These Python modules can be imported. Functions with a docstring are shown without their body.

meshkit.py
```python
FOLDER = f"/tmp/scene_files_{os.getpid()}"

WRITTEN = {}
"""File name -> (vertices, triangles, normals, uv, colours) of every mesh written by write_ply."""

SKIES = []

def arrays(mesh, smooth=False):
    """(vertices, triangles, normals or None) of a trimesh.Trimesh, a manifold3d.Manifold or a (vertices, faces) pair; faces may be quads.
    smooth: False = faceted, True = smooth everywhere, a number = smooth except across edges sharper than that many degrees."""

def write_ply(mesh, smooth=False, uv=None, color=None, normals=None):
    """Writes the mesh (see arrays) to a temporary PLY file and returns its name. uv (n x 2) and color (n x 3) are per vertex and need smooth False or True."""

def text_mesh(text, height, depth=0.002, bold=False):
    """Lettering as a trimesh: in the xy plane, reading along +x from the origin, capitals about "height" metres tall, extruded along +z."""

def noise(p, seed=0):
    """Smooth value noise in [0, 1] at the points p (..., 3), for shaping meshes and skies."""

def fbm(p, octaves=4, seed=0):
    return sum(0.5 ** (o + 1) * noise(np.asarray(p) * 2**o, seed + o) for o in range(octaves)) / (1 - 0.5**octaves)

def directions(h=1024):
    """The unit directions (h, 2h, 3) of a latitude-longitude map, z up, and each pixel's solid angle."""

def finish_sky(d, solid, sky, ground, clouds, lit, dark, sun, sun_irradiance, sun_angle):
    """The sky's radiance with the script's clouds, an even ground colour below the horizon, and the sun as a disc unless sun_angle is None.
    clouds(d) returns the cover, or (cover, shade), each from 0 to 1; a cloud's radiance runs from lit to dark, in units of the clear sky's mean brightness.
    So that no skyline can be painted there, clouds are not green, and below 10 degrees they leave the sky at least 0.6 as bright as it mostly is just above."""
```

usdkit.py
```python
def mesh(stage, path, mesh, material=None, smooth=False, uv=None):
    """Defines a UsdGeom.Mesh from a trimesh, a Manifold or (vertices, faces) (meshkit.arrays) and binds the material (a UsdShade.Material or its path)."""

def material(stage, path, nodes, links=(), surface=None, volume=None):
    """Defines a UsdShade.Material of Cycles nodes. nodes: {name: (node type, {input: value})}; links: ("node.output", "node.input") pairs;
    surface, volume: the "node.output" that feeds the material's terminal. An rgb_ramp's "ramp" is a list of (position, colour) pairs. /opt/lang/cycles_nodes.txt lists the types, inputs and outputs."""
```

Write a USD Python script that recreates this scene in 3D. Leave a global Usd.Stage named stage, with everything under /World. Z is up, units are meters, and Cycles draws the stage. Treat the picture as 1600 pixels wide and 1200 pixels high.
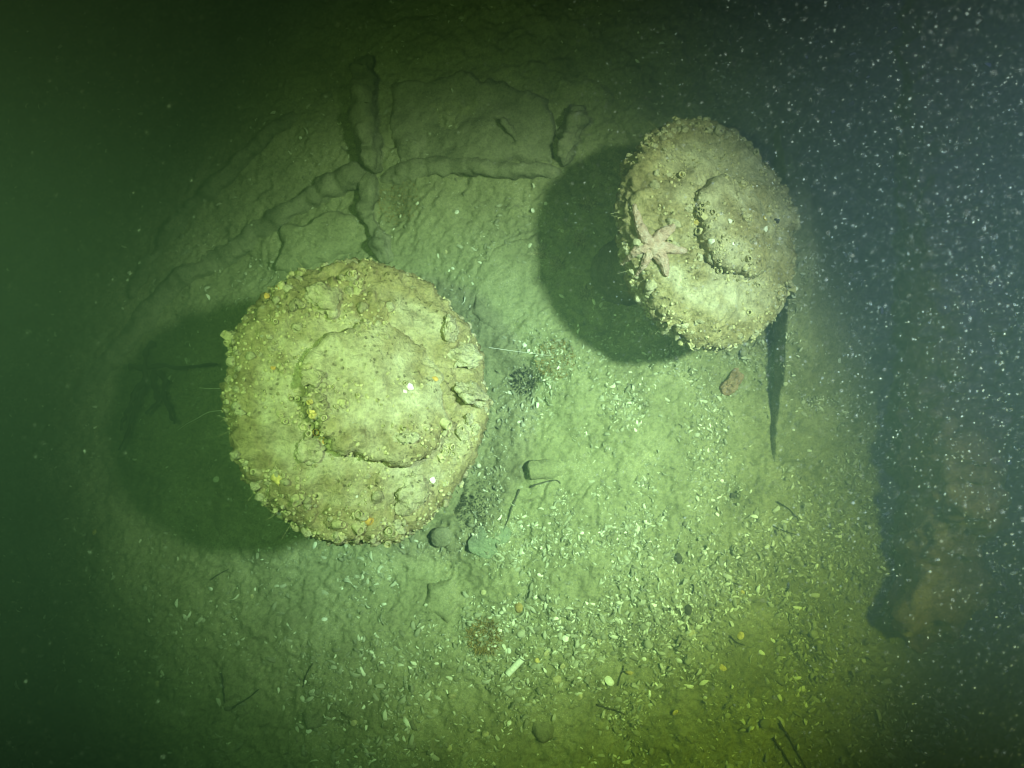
import math, random
import numpy as np, trimesh
import usdkit, meshkit
from pxr import Usd, UsdGeom, UsdLux, UsdShade, Gf, Sdf, Vt

stage = Usd.Stage.CreateInMemory()
UsdGeom.SetStageUpAxis(stage, 'Z')
UsdGeom.SetStageMetersPerUnit(stage, 1.0)
W = '/World'
UsdGeom.Xform.Define(stage, W)
UsdGeom.Scope.Define(stage, W + '/Looks')
rng = np.random.default_rng(7)

# ------------------------------------------------------------------ camera
# The picture is 1600 x 1200 in the notes below; FPX is the focal length in those pixels.
FPX, CX, CY, CAMH = 1256.0, 800.0, 600.0, 1.90
down = np.array([100.0, 100.0, FPX]); down /= np.linalg.norm(down)      # the seabed's normal seen from the camera (x right, y down, z ahead)
zc = -down
xc = np.array([1.0, 0, 0]); xc = xc - xc.dot(zc) * zc; xc /= np.linalg.norm(xc)
yc = np.cross(zc, xc)
R = np.stack([xc, yc, zc])                                               # camera vector -> world vector
CAM = np.array([0.0, 0.0, CAMH])
right_w, down_w, ahead_w = R[:, 0], R[:, 1], R[:, 2]
def ray(px, py):
    return R @ np.array([px - CX, py - CY, FPX])
def P(px, py, z=0.0):
    d = ray(px, py)
    return CAM + d * ((z - CAM[2]) / d[2])
def PD(px, py, depth):
    return CAM + ray(px, py) * (depth / FPX)
cam = UsdGeom.Camera.Define(stage, W + '/camera')
M = Gf.Matrix4d(1.0)
for i, v in enumerate((right_w, -down_w, -ahead_w, CAM)):
    M.SetRow(i, Gf.Vec4d(*map(float, v), 1.0 if i == 3 else 0.0))
cam.AddTransformOp().Set(M)
cam.CreateFocalLengthAttr(28.26); cam.CreateHorizontalApertureAttr(36.0); cam.CreateVerticalApertureAttr(27.0)
cam.CreateClippingRangeAttr(Gf.Vec2f(0.02, 200.0))
cam.CreateFStopAttr(4.5); cam.CreateFocusDistanceAttr(1.48)
cam.CreateExposureAttr(0.0)

# ------------------------------------------------------------------ light: deep dark water, all the light comes from a diver's torch
SUN_EL, SUN_ROT = math.radians(50), math.radians(70)
dome = UsdLux.DomeLight.Define(stage, W + '/dome_light')
dm = usdkit.material(stage, W + '/Looks/sky_look', {
    's': ('sky_texture', {'sky_type': 'single_scattering', 'sun_disc': False, 'sun_elevation': SUN_EL, 'sun_rotation': SUN_ROT}),
    'b': ('background_shader', {'strength': 0.0008})}, [('s.color', 'b.color')], surface='b.background')
UsdShade.MaterialBindingAPI.Apply(dome.GetPrim()).Bind(dm)

sun = UsdLux.DistantLight.Define(stage, W + '/faint_daylight')
sdir = np.array([math.cos(SUN_EL) * math.sin(SUN_ROT), math.cos(SUN_EL) * math.cos(SUN_ROT), math.sin(SUN_EL)])
sz_ = sdir; sx_ = np.cross([0, 1.0, 0], sz_); sx_ /= np.linalg.norm(sx_); sy_ = np.cross(sz_, sx_)
SM = Gf.Matrix4d(1.0)
for i_, v_ in enumerate((sx_, sy_, sz_)): SM.SetRow(i_, Gf.Vec4d(*map(float, v_), 0.0))
sun.AddTransformOp().Set(SM); sun.CreateNormalizeAttr(True); sun.CreateIntensityAttr(0.004); sun.CreateAngleAttr(20.0); sun.CreateColorAttr(Gf.Vec3f(1.0, 0.96, 0.88))

LAMP = P(1830, 560, 0.0) + np.array([0, 0, 2.65])
AIM = P(790, 700, 0.0)
LEFT_LAMP = CAM + R @ np.array([-0.42, -0.10, -0.05])
SMALL_LAMP = CAM + R @ np.array([0.80, -0.20, 0.50])
def look_matrix(pos, to):
    z = pos - to; z /= np.linalg.norm(z)
    x = np.cross([0, 1.0, 0], z); x /= np.linalg.norm(x)
    y = np.cross(z, x)
    m = Gf.Matrix4d(1.0)
    for i, v in enumerate((x, y, z, pos)):
        m.SetRow(i, Gf.Vec4d(*map(float, v), 1.0 if i == 3 else 0.0))
    return m
def torch_beam(name, power, color, half, soft, radius, at=None, to=None):
    l = UsdLux.SphereLight.Define(stage, W + '/' + name)
    l.AddTransformOp().Set(look_matrix(LAMP if at is None else at, AIM if to is None else to))
    l.CreateRadiusAttr(radius); l.CreateNormalizeAttr(True)
    l.CreateIntensityAttr(power); l.CreateColorAttr(Gf.Vec3f(*color))
    s = UsdLux.ShapingAPI.Apply(l.GetPrim())
    s.CreateShapingConeAngleAttr(half); s.CreateShapingConeSoftnessAttr(soft)
torch_beam('torch_core', 215.0, (0.38, 0.60, 1.0), 12.0, 1.0, 0.09)
torch_beam('torch_beam', 415.0, (1.0, 0.90, 0.76), 16.0, 1.0, 0.09, None, P(790, 650, 0.0))
torch_beam('torch_halo', 165.0, (1.0, 0.90, 0.06), 13.5, 1.0, 0.09, None, P(1010, 880, 0.0))
torch_beam('left_lamp', 33.0, (0.66, 1.0, 0.42), 28.0, 1.0, 0.05, LEFT_LAMP, P(710, 830, 0.0))
torch_beam('left_halo', 19.0, (0.78, 0.95, 0.32), 23.5, 1.0, 0.05, LEFT_LAMP, P(770, 400, 0.0))
torch_beam('small_lamp', 7.0, (0.12, 0.02, 1.0), 44.0, 0.9, 0.02, SMALL_LAMP, P(1590, 480, 0.0))

# ------------------------------------------------------------------ helpers
used = {}
def numbered(parent, name):
    k = (parent, name); n = used.get(k, 0); used[k] = n + 1
    return name if n == 0 else f'{name}_{n:03d}'
def tag(p, label=None, cat=None, group=None, kind=None):
    for k, v in (('label', label), ('category', cat), ('group', group), ('kind', kind)):
        if v: p.SetCustomDataByKey(k, v)
    return p
def thing(name, label, cat, group=None, matrix=None, loc=None):
    x = UsdGeom.Xform.Define(stage, W + '/' + numbered(W, name))
    if matrix is not None: x.AddTransformOp().Set(matrix)
    elif loc is not None: x.AddTranslateOp().Set(Gf.Vec3d(*map(float, loc)))
    return tag(x.GetPrim(), label, cat, group)
def obj(name, mesh, mat, parent=None, smooth=30):
    base = str(parent.GetPath()) if parent else W
    return usdkit.mesh(stage, base + '/' + numbered(base, name), mesh, mat, smooth=smooth).GetPrim()
def frame(z, hint=(0, 1, 0)):
    z = np.asarray(z, float); z = z / np.linalg.norm(z)
    x = np.cross(hint, z); x /= np.linalg.norm(x)
    return np.stack([x, np.cross(z, x), z], 1)
def xform(Rm, t):
    m = Gf.Matrix4d(1.0)
    for i, v in enumerate((Rm[:, 0], Rm[:, 1], Rm[:, 2], t)):
        m.SetRow(i, Gf.Vec4d(*map(float, v), 1.0 if i == 3 else 0.0))
    return m
def grid_faces(n, m, wrap=False):
    i, j = np.meshgrid(np.arange(n - 1), np.arange(m if wrap else m - 1), indexing='ij')
    k = (j + 1) % m
    q = np.stack([i * m + j, i * m + k, (i + 1) * m + k, (i + 1) * m + j], -1).reshape(-1, 4)
    return np.vstack([q[:, [0, 1, 2]], q[:, [0, 2, 3]]])
def fb(p, scale, octaves=4, seed=0):
    return meshkit.fbm(np.asarray(p) * scale + 50.0, octaves, seed) - 0.5
def displaced(v, f, amps, seed=0, oct=3):
    """Moves vertices along their normals by layered noise; amps: (scale per metre, amplitude) pairs."""
    _, _, n = meshkit.arrays((v, f), True)
    d = sum(a * 2 * fb(v, s, oct, seed + 11 * i) for i, (s, a) in enumerate(amps))
    return v + n * d[:, None]

# ------------------------------------------------------------------ materials
def crust(name, c1, c2, c3, scale=18.0, rough=0.95, bump=0.5, fine=220.0, speck=None, pits=False):
    nodes = {
        't': ('texture_coordinate', {}),
        'n': ('noise_texture', {'scale': scale, 'detail': 7.0, 'roughness': 0.65}),
        'r': ('rgb_ramp', {'ramp': [(0.28, c1), (0.5, c2), (0.72, c3)]}),
        'n2': ('noise_texture', {'scale': fine, 'detail': 5.0, 'roughness': 0.7}),
        'r2': ('rgb_ramp', {'ramp': [(0.3, (0.55, 0.55, 0.55)), (0.5, (1, 1, 1)), (0.72, (1.35, 1.33, 1.25))]}),
        'm': ('mix', {'mix_type': 'multiply', 'fac': 0.85}),
        'b': ('bump', {'strength': bump, 'distance': 0.006}),
        'p': ('principled_bsdf', {'roughness': rough, 'specular_ior_level': 0.12})}
    links = [('t.object', 'n.vector'), ('t.object', 'n2.vector'), ('n.fac', 'r.fac'), ('n2.fac', 'r2.fac'), ('r.color', 'm.color1'), ('r2.color', 'm.color2'),
             ('n2.fac', 'b.height'), ('b.normal', 'p.normal')]
    out = 'm.color'
    if speck:
        nodes['v'] = ('voronoi_texture', {'scale': speck[1], 'randomness': 1.0})
        nodes['vr'] = ('map_range', {'from_min': 0.16, 'from_max': 0.3, 'to_min': 1.0, 'to_max': 0.0, 'clamp': True})
        nodes['vn'] = ('noise_texture', {'scale': 9.0, 'detail': 3.0})
        nodes['vg'] = ('map_range', {'from_min': 0.48, 'from_max': 0.62, 'to_min': 0.0, 'to_max': 0.8, 'clamp': True})
        nodes['vm'] = ('math', {'math_type': 'multiply'})
        nodes['sm'] = ('mix', {'mix_type': 'mix', 'color2': speck[0]})
        links += [('t.object', 'v.vector'), ('t.object', 'vn.vector'), ('v.distance', 'vr.value'), ('vn.fac', 'vg.value'), ('vr.result', 'vm.value1'), ('vg.result', 'vm.value2'),
                  ('vm.value', 'sm.fac'), ('m.color', 'sm.color1')]
        out = 'sm.color'
    if pits:
        nodes |= {'pv': ('voronoi_texture', {'scale': 95.0, 'randomness': 1.0}), 'pr': ('map_range', {'from_min': 0.12, 'from_max': 0.30, 'to_min': 1.0, 'to_max': 0.0, 'clamp': True}),
                  'pn': ('noise_texture', {'scale': 17.0, 'detail': 4.0}), 'pg': ('map_range', {'from_min': 0.50, 'from_max': 0.60, 'to_min': 0.0, 'to_max': 0.6, 'clamp': True}),
                  'pm': ('math', {'math_type': 'multiply'}), 'px': ('mix', {'mix_type': 'mix', 'color2': (0.075, 0.06, 0.03)}),
                  'pb': ('bump', {'strength': 0.8, 'distance': 0.004, 'invert': True})}
        links = [l for l in links if l[1] != 'p.normal'] + [('t.object', 'pv.vector'), ('t.object', 'pn.vector'), ('pv.distance', 'pr.value'), ('pn.fac', 'pg.value'), ('pr.result', 'pm.value1'), ('pg.result', 'pm.value2'),
                  ('pm.value', 'px.fac'), (out, 'px.color1'), ('pm.value', 'pb.height'), ('b.normal', 'pb.normal'), ('pb.normal', 'p.normal')]
        nodes |= {'at': ('attribute', {'attribute': 'growth'}), 'gr': ('map_range', {'from_min': 0.15, 'from_max': 0.9, 'to_min': 0.0, 'to_max': 1.0, 'clamp': True}), 'gm': ('mix', {'mix_type': 'multiply', 'color2': (0.74, 0.69, 0.56)})}
        links += [('at.fac', 'gr.value'), ('gr.result', 'gm.fac'), ('px.color', 'gm.color1')]
        out = 'gm.color'
    links.append((out, 'p.base_color'))
    return usdkit.material(stage, W + '/Looks/' + name, nodes, links, surface='p.BSDF')
def plain(name, c, rough=0.8, vary=0.25, spec=0.2, scale=160.0):
    lo, hi = tuple(x * (1 - vary) for x in c), tuple(min(1, x * (1 + vary)) for x in c)
    return usdkit.material(stage, W + '/Looks/' + name, {
        't': ('texture_coordinate', {}),
        'n': ('noise_texture', {'scale': scale, 'detail': 4.0}), 'r': ('rgb_ramp', {'ramp': [(0.3, lo), (0.7, hi)]}),
        'p': ('principled_bsdf', {'roughness': rough, 'specular_ior_level': spec})}, [('t.object', 'n.vector'), ('n.fac', 'r.fac'), ('r.color', 'p.base_color')], surface='p.BSDF')
def varied(name, stops, rough=0.7, spec=0.3):
    """Colour chosen per copy."""
    return usdkit.material(stage, W + '/Looks/' + name, {
        'o': ('object_info', {}), 'r': ('rgb_ramp', {'ramp': stops}),
        'p': ('principled_bsdf', {'roughness': rough, 'specular_ior_level': spec})}, [('o.random', 'r.fac'), ('r.color', 'p.base_color')], surface='p.BSDF')
MUD = crust('mud', (0.15, 0.14, 0.075), (0.21, 0.20, 0.105), (0.27, 0.25, 0.135), scale=9, bump=0.6, fine=170, speck=((0.42, 0.40, 0.30), 260.0))
SILT = crust('silted_metal', (0.12, 0.115, 0.065), (0.19, 0.18, 0.105), (0.25, 0.23, 0.145), scale=14, bump=0.6, fine=190)
HEAD = crust('encrusted_iron', (0.19, 0.155, 0.085), (0.37, 0.325, 0.195), (0.50, 0.45, 0.295), scale=24, bump=1.0, fine=170, pits=True)
STEM = crust('bollard_stem', (0.12, 0.11, 0.06), (0.18, 0.17, 0.095), (0.23, 0.21, 0.12), scale=16, bump=0.6)
RUST = crust('rusty_rail', (0.16, 0.10, 0.06), (0.25, 0.17, 0.10), (0.31, 0.24, 0.15), scale=16, bump=0.6)
BARN = plain('barnacle_shell', (0.36, 0.315, 0.165), 0.9, 0.35)
BARNY = plain('yellow_barnacle', (0.48, 0.37, 0.12), 0.9, 0.35)
BARNO = plain('orange_growth', (0.45, 0.27, 0.07), 0.9, 0.3)
BARND = plain('dark_growth', (0.16, 0.13, 0.07), 0.9, 0.35)
WHITE = plain('white_growth', (0.62, 0.60, 0.48), 0.8, 0.15)
STAR = crust('starfish_skin', (0.34, 0.21, 0.15), (0.54, 0.37, 0.27), (0.66, 0.53, 0.41), scale=75, bump=1.0, fine=420, speck=((0.78, 0.72, 0.62), 330.0))
SHELL = varied('shell_bits', [(0.0, (0.16, 0.15, 0.09)), (0.4, (0.25, 0.24, 0.155)), (0.75, (0.36, 0.345, 0.24)), (0.92, (0.52, 0.50, 0.36)), (1.0, (0.72, 0.70, 0.54))], 0.85, 0.15)
DARKWEED = plain('dark_weed', (0.03, 0.022, 0.02), 0.95, 0.3)
TWIG = plain('dark_twig', (0.06, 0.055, 0.035), 0.95, 0.3)
TUFT = plain('brown_tuft', (0.27, 0.19, 0.065), 0.95, 0.3)
TEAL = crust('pale_sponge', (0.16, 0.17, 0.105), (0.19, 0.205, 0.13), (0.23, 0.24, 0.155), scale=40)

# ------------------------------------------------------------------ the seabed
def coords(lo, hi, step, far):
    inner = np.arange(lo, hi, step); out = [];  d = step; x = hi
    while x < far: out.append(x); d *= 1.35; x += d
    neg = []; d = step; x = lo - step
    while x > -far: neg.append(x); d *= 1.35; x -= d
    return np.array(neg[::-1] + list(inner) + out)
corners = np.array([P(x, y) for x, y in ((0, 0), (1600, 0), (0, 1200), (1600, 1200))])
xs = coords(corners[:, 0].min() - 0.1, corners[:, 0].max() + 0.1, 0.0042, 14.0)
ys = coords(corners[:, 1].min() - 0.1, corners[:, 1].max() + 0.1, 0.0042, 14.0)
HOLES = [(P(822, 592), 0.035, 0.03), (P(1137, 600), 0.04, 0.012), (P(745, 770), 0.07, 0.022), (P(610, 330), 0.05, 0.03), (P(690, 905), 0.09, 0.02), (P(600, 1060), 0.06, 0.015), (P(785, 585), 0.03, 0.02),
         (P(380, 400), 0.05, 0.02), (P(450, 1110), 0.06, 0.015), (P(1145, 775), 0.012, 0.015), (P(985, 870), 0.01, 0.012)]
def floor_height(x, y):
    p = np.stack([x, y, np.zeros_like(x)], -1)
    h = 0.055 * fb(p, 2.6, 3, 1) + 0.030 * fb(p, 9.0, 3, 5) + 0.014 * fb(p, 34.0, 3, 9) + 0.013 * fb(p, 110.0, 2, 13)
    crack = np.abs(fb(p, 5.0, 4, 21)); h = h - 0.008 * np.clip(1 - crack / 0.03, 0, 1) * np.clip(fb(p, 2.2, 2, 31) * 8 + 0.2, 0, 1)
    for c, r, dep in HOLES:
        q = ((x - c[0]) ** 2 + (y - c[1]) ** 2) / r ** 2
        h = h - dep * np.exp(-q)
    return h
# a tilted plate edge below the far bollard: upright on its left, falling away to the right into the mud
LE0, LE1 = P(1208, 300)[:2], P(1211, 800)[:2]
def ledge(x, y):
    t = (LE1 - LE0) / np.linalg.norm(LE1 - LE0); nrm_ = np.array([-t[1], t[0]]); nrm_ = nrm_ if nrm_[0] > 0 else -nrm_
    q = np.stack([x, y], -1) - LE0; along = q @ t / np.linalg.norm(LE1 - LE0); across = q @ nrm_
    across = across + 0.010 * fb(np.stack([x, y, 0 * x], -1), 11, 3, 91) + 0.007 * fb(np.stack([x, y, 0 * x], -1), 45, 2, 92)
    h = 0.098 * np.interp(along, [-0.25, 0.08, 0.35, 0.87], [0, 1, 1, 0])
    up = np.clip(across / 0.007, 0, 1); return h * up * up * (3 - 2 * up) * np.exp(-np.clip(across - 0.06, 0, 9) / 0.055), across, along
gx, gy = np.meshgrid(xs, ys, indexing='ij')
gz = floor_height(gx, gy)
v = np.stack([gx, gy, gz], -1).reshape(-1, 3)
tag(obj('seabed', (v, grid_faces(len(xs), len(ys))), MUD, smooth=True), kind='structure')
def F(px, py, lift=0.0):
    p = P(px, py, 0.0)
    for _ in range(3): p = P(px, py, float(floor_height(np.array([p[0]]), np.array([p[1]]))[0]) + lift)
    return p

# ------------------------------------------------------------------ wreck members half buried in the mud
def beam(name, pts, width, height, mat, label, cat, seed, rough=0.006, sink=0.03, group=None, sq=0.35, patchy=0.5, wav=0.4):
    """A silted beam along pixel points; width and height in metres (one number or one per point)."""
    import shapely
    from scipy.interpolate import PchipInterpolator
    p = np.array([F(a, b) for a, b in pts]); p[:, 2] = 0
    k = len(p); arc = np.r_[0, np.cumsum(np.linalg.norm(np.diff(p, axis=0), axis=1))]
    n = max(24, int(arc[-1] / 0.007)); s = np.linspace(0, arc[-1], n)
    c = PchipInterpolator(arc, p)(s)
    w = np.interp(s, arc, np.broadcast_to(width, (k,))); h = np.interp(s, arc, np.broadcast_to(height, (k,)))
    t = np.gradient(c, axis=0); t /= np.linalg.norm(t, axis=1, keepdims=True)
    side = np.stack([-t[:, 1], t[:, 0], 0 * t[:, 0]], 1)
    c = c + side * (0.012 * wav * 2 * fb(c, 7, 3, seed + 60))[:, None]
    base = floor_height(c[:, 0], c[:, 1])
    h = np.maximum(h * (1 + patchy * 2 * fb(c, 9, 3, seed + 70)), -sink * 0.8); w = w * (1 + 0.25 * wav * 2 * fb(c, 12, 3, seed + 80))
    wm, hm = float(np.mean(w)) / 2, (float(np.mean(np.maximum(h, 0.01))) + sink) / 2; cr = min(wm, hm) * min(0.98, sq)
    ring = shapely.box(-wm + cr, -hm + cr, wm - cr, hm - cr).buffer(cr, quad_segs=6).exterior
    m = max(16, int(4 * (wm + hm) / 0.007))
    pr = np.array([ring.interpolate(i / m, normalized=True).coords[0] for i in range(m)])
    if np.sum(pr[:, 0] * np.roll(pr[:, 1], -1) - pr[:, 1] * np.roll(pr[:, 0], -1)) < 0: pr = pr[::-1]
    cx, cz = pr[:, 0] / wm, pr[:, 1] / hm
    hz = (h + sink) / 2
    e = np.minimum(1, np.minimum(np.arange(n), np.arange(n)[::-1]) / 5.0) ** 0.5; e = np.maximum(e, 0.02)
    vv = c[:, None, :] + side[:, None, :] * (w / 2 * e)[:, None, None] * cx[None, :, None]
    vv[..., 2] = (base - sink + hz)[:, None] + (hz * e)[:, None] * cz[None, :]
    vv = vv.reshape(-1, 3)
    f = grid_faces(n, m, True)
    caps = [[0, j + 1, j] for j in range(1, m - 1)] + [[(n - 1) * m, (n - 1) * m + j, (n - 1) * m + j + 1] for j in range(1, m - 1)]
    f = np.vstack([f, caps])
    vv = displaced(vv, f, ((14, rough * 2.2), (41, rough * 1.6), (67, rough * 0.8)), seed, 2)
    return tag(obj(name, (vv, f), mat, smooth=True), label, cat, group)
def slab(name, pts, height, mat, label, cat, seed, rough=0.006, step=0.006, fade=0.85):
    """A flat plate of an irregular outline, silted over."""
    import shapely
    poly = shapely.Polygon(np.array([P(a, b)[:2] for a, b in pts])).buffer(0.01).buffer(-0.01)
    x0, y0, x1, y1 = poly.buffer(0.03).bounds
    X, Y = np.meshgrid(np.arange(x0, x1, step), np.arange(y0, y1, step), indexing='ij')
    pt = shapely.points(X.ravel(), Y.ravel())
    d = np.where(shapely.contains(poly, pt), 1, -1) * shapely.distance(poly.exterior, pt)
    q = np.column_stack([X.ravel(), Y.ravel(), 0 * X.ravel()])
    d = d + 0.055 * fb(q, 9, 4, seed) + 0.02 * fb(q, 40, 3, seed + 2)
    up = np.clip(d / 0.026, 0, 1); up = up * up * (3 - 2 * up)
    hh = height * (1 - fade + fade * np.clip(0.5 + 4.0 * fb(q, 6.0, 2, seed + 5), 0, 1.2))
    z = floor_height(q[:, 0], q[:, 1]) * (1 - 0.5 * up) + hh * up - 0.02 * (1 - up) + up * rough * 2 * (fb(q, 16, 3, seed + 8) + 0.5 * fb(q, 60, 3, seed + 9))
    vv = np.column_stack([q[:, :2], z]); f = grid_faces(*X.shape)
    keep = (d > -0.012); f = f[keep[f].any(1)]
    m = trimesh.Trimesh(vv, f, process=False); m.remove_unreferenced_vertices()
    return tag(obj(name, m, mat, smooth=True), label, cat)

lx0, ly0 = P(1190, 860)[:2]; lx1, ly1 = P(1390, 190)[:2]
LX, LY = np.meshgrid(np.arange(lx0, lx1, 0.0042), np.arange(ly0, ly1, 0.0055), indexing='ij'); lh, la, lo = ledge(LX, LY)
LZ = floor_height(LX, LY) + lh + np.where(lh > 0.004, 0.010 * fb(np.stack([LX, LY, 0 * LX], -1), 28, 3, 93) * np.clip(lh / 0.03, 0, 1), -0.006)
lf_ = grid_faces(*LX.shape); lf_ = lf_[(lh.ravel()[lf_] > 0.0015).any(1)]
lm = trimesh.Trimesh(np.stack([LX, LY, LZ], -1).reshape(-1, 3), lf_, process=False); lm.remove_unreferenced_vertices()
tag(obj('plate_edge', lm, MUD, smooth=True), 'upright silted plate edge running straight down from the far bollard, its left side in shadow', 'plate')
beam('side_rail', [(1465, -160), (1460, 300), (1456, 640), (1452, 840), (1446, 1010)], 0.14, [0.0, 0.12, 0.19, 0.16, 0.03], RUST,
     'dim reddish brown rail standing out of the mud at the right side', 'rail', 4, rough=0.016, sq=0.6, patchy=0.7, wav=1.0)
beam('curved_rib', [(115, 630), (185, 545), (250, 470), (330, 405), (425, 345), (520, 290), (585, 268)], [0.05, 0.06, 0.05, 0.06, 0.055, 0.05, 0.045], [0.012, 0.024, 0.02, 0.024, 0.02, 0.024, 0.03], SILT,
     'long curved rib sweeping from the left edge of the shadow up to the upright post', 'beam', 5, rough=0.006, sq=0.95, patchy=0.9)
beam('cable', [(205, 470), (290, 345), (370, 262), (450, 195), (520, 140)], 0.022, 0.03, SILT, 'thin straight cable in the dark upper left, above the long curved rib', 'cable', 6, sq=0.9, rough=0.008, patchy=1.6)
beam('upright_post', [(572, 100), (573, 160), (578, 215), (588, 275)], 0.045, 0.075, SILT, 'short dark upright post at the top centre where the cross beam and curved rib meet', 'post', 7, rough=0.011, sq=0.8)
beam('cross_beam', [(592, 282), (690, 262), (790, 268), (880, 272)], 0.045, 0.02, SILT, 'straight silted cross beam running from the post towards the far bollard', 'beam', 8, rough=0.007, sq=0.95, patchy=0.9)
beam('bent_strap', [(770, 185), (792, 205), (812, 232), (842, 262)], 0.014, 0.03, SILT, 'thin bent strap above the cross beam', 'strap', 9, sq=0.7, rough=0.007, patchy=1.2)
beam('crooked_spar', [(580, 275), (572, 330), (590, 370), (604, 410)], 0.035, 0.035, SILT, 'crooked spar running down from the post to the top of the near bollard', 'spar', 10, rough=0.009, sq=0.95, patchy=1.0)
beam('rubble_ridge', [(905, 170), (893, 215), (880, 262)], 0.05, 0.05, SILT, 'lumpy ridge of crust beside the shadow of the far bollard', 'ridge', 12, rough=0.012, sq=0.8)
slab('deck_plate', [(608, 130), (720, 105), (860, 150), (880, 205), (868, 262), (760, 262), (625, 278), (600, 215)], 0.019, SILT, 'wide dim deck plate between the upright post and the far bollard', 'plate', 13)
slab('deck_plate', [(724, 422), (765, 378), (850, 345), (880, 430), (850, 505), (770, 540), (722, 495)], 0.022, MUD, 'low cracked plate between the two bollards', 'plate', 14)
slab('deck_plate', [(430, 345), (530, 312), (585, 345), (590, 400), (500, 420), (420, 430)], 0.016, MUD, 'smooth pale green plate just above the near bollard', 'plate', 15)

# ------------------------------------------------------------------ the two bollards
AXIS = R @ np.array([600.0, -200.0, -FPX]); AXIS /= np.linalg.norm(AXIS)
def revolve(profile, n=260, wob=None, seed=0):
    a = np.linspace(0, 2 * np.pi, n, endpoint=False)
    prof = np.array(profile, float)
    d = np.r_[0, np.cumsum(np.linalg.norm(np.diff(prof, axis=0), axis=1))]
    k = max(12, int(d[-1] / 0.0045)); s = np.linspace(0, d[-1], k)
    r, z = np.interp(s, d, prof[:, 0]), np.interp(s, d, prof[:, 1])
    rr = r[:, None] * np.ones(n)[None]
    if wob: rr = rr * (1 + wob * 2 * fb(np.stack([np.cos(a), np.sin(a), 0 * a], -1), 1.6, 4, seed))[None]
    vv = np.stack([rr * np.cos(a), rr * np.sin(a), np.broadcast_to(z[:, None], rr.shape)], -1).reshape(-1, 3)
    return vv, grid_faces(k, n, True)
def cone_ring(r, h, n=10, hole=0.55, lean=0.0, seed=0):
    """A barnacle or worm tube: a little volcano with an open mouth."""
    g = np.random.default_rng(seed); a = np.linspace(0, 2 * np.pi, n, endpoint=False)
    rows = []
    for rad, z in ((r, -0.3 * h), (r * 0.92, h * 0.45), (r * (hole + 0.2), h), (r * hole, h * 0.98), (r * hole * 0.8, -h * 0.1)):
        rr = rad * (1 + 0.12 * g.standard_normal(n) * (z > 0))
        rows.append(np.column_stack([rr * np.cos(a) + lean * max(z, 0), rr * np.sin(a), np.full(n, z)]))
    vv = np.vstack(rows + [[[0, 0, -h * 0.15]]]); f = grid_faces(5, n, True)
    return vv, np.vstack([f, [[4 * n + i, 4 * n + (i + 1) % n, 5 * n] for i in range(n)]])
def surface_of(meshes):
    return trimesh.util.concatenate([trimesh.Trimesh(v, f, process=False) for v, f in meshes])
def lump(r, seed, sub=2, rough=0.35, squash=(1, 1, 1)):
    m = trimesh.creation.icosphere(sub, r); vv = np.array(m.vertices)
    vv = vv * (1 + rough * 2 * fb(vv / r, 1.1, 3, seed))[:, None] * np.array(squash)
    return vv, np.array(m.faces)
LUMPS = [lump(1.0, 900 + i, 1, 0.5) for i in range(24)]
CLUMPS = [lump(1.0, 950 + i, 2, 0.6) for i in range(24)]
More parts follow.
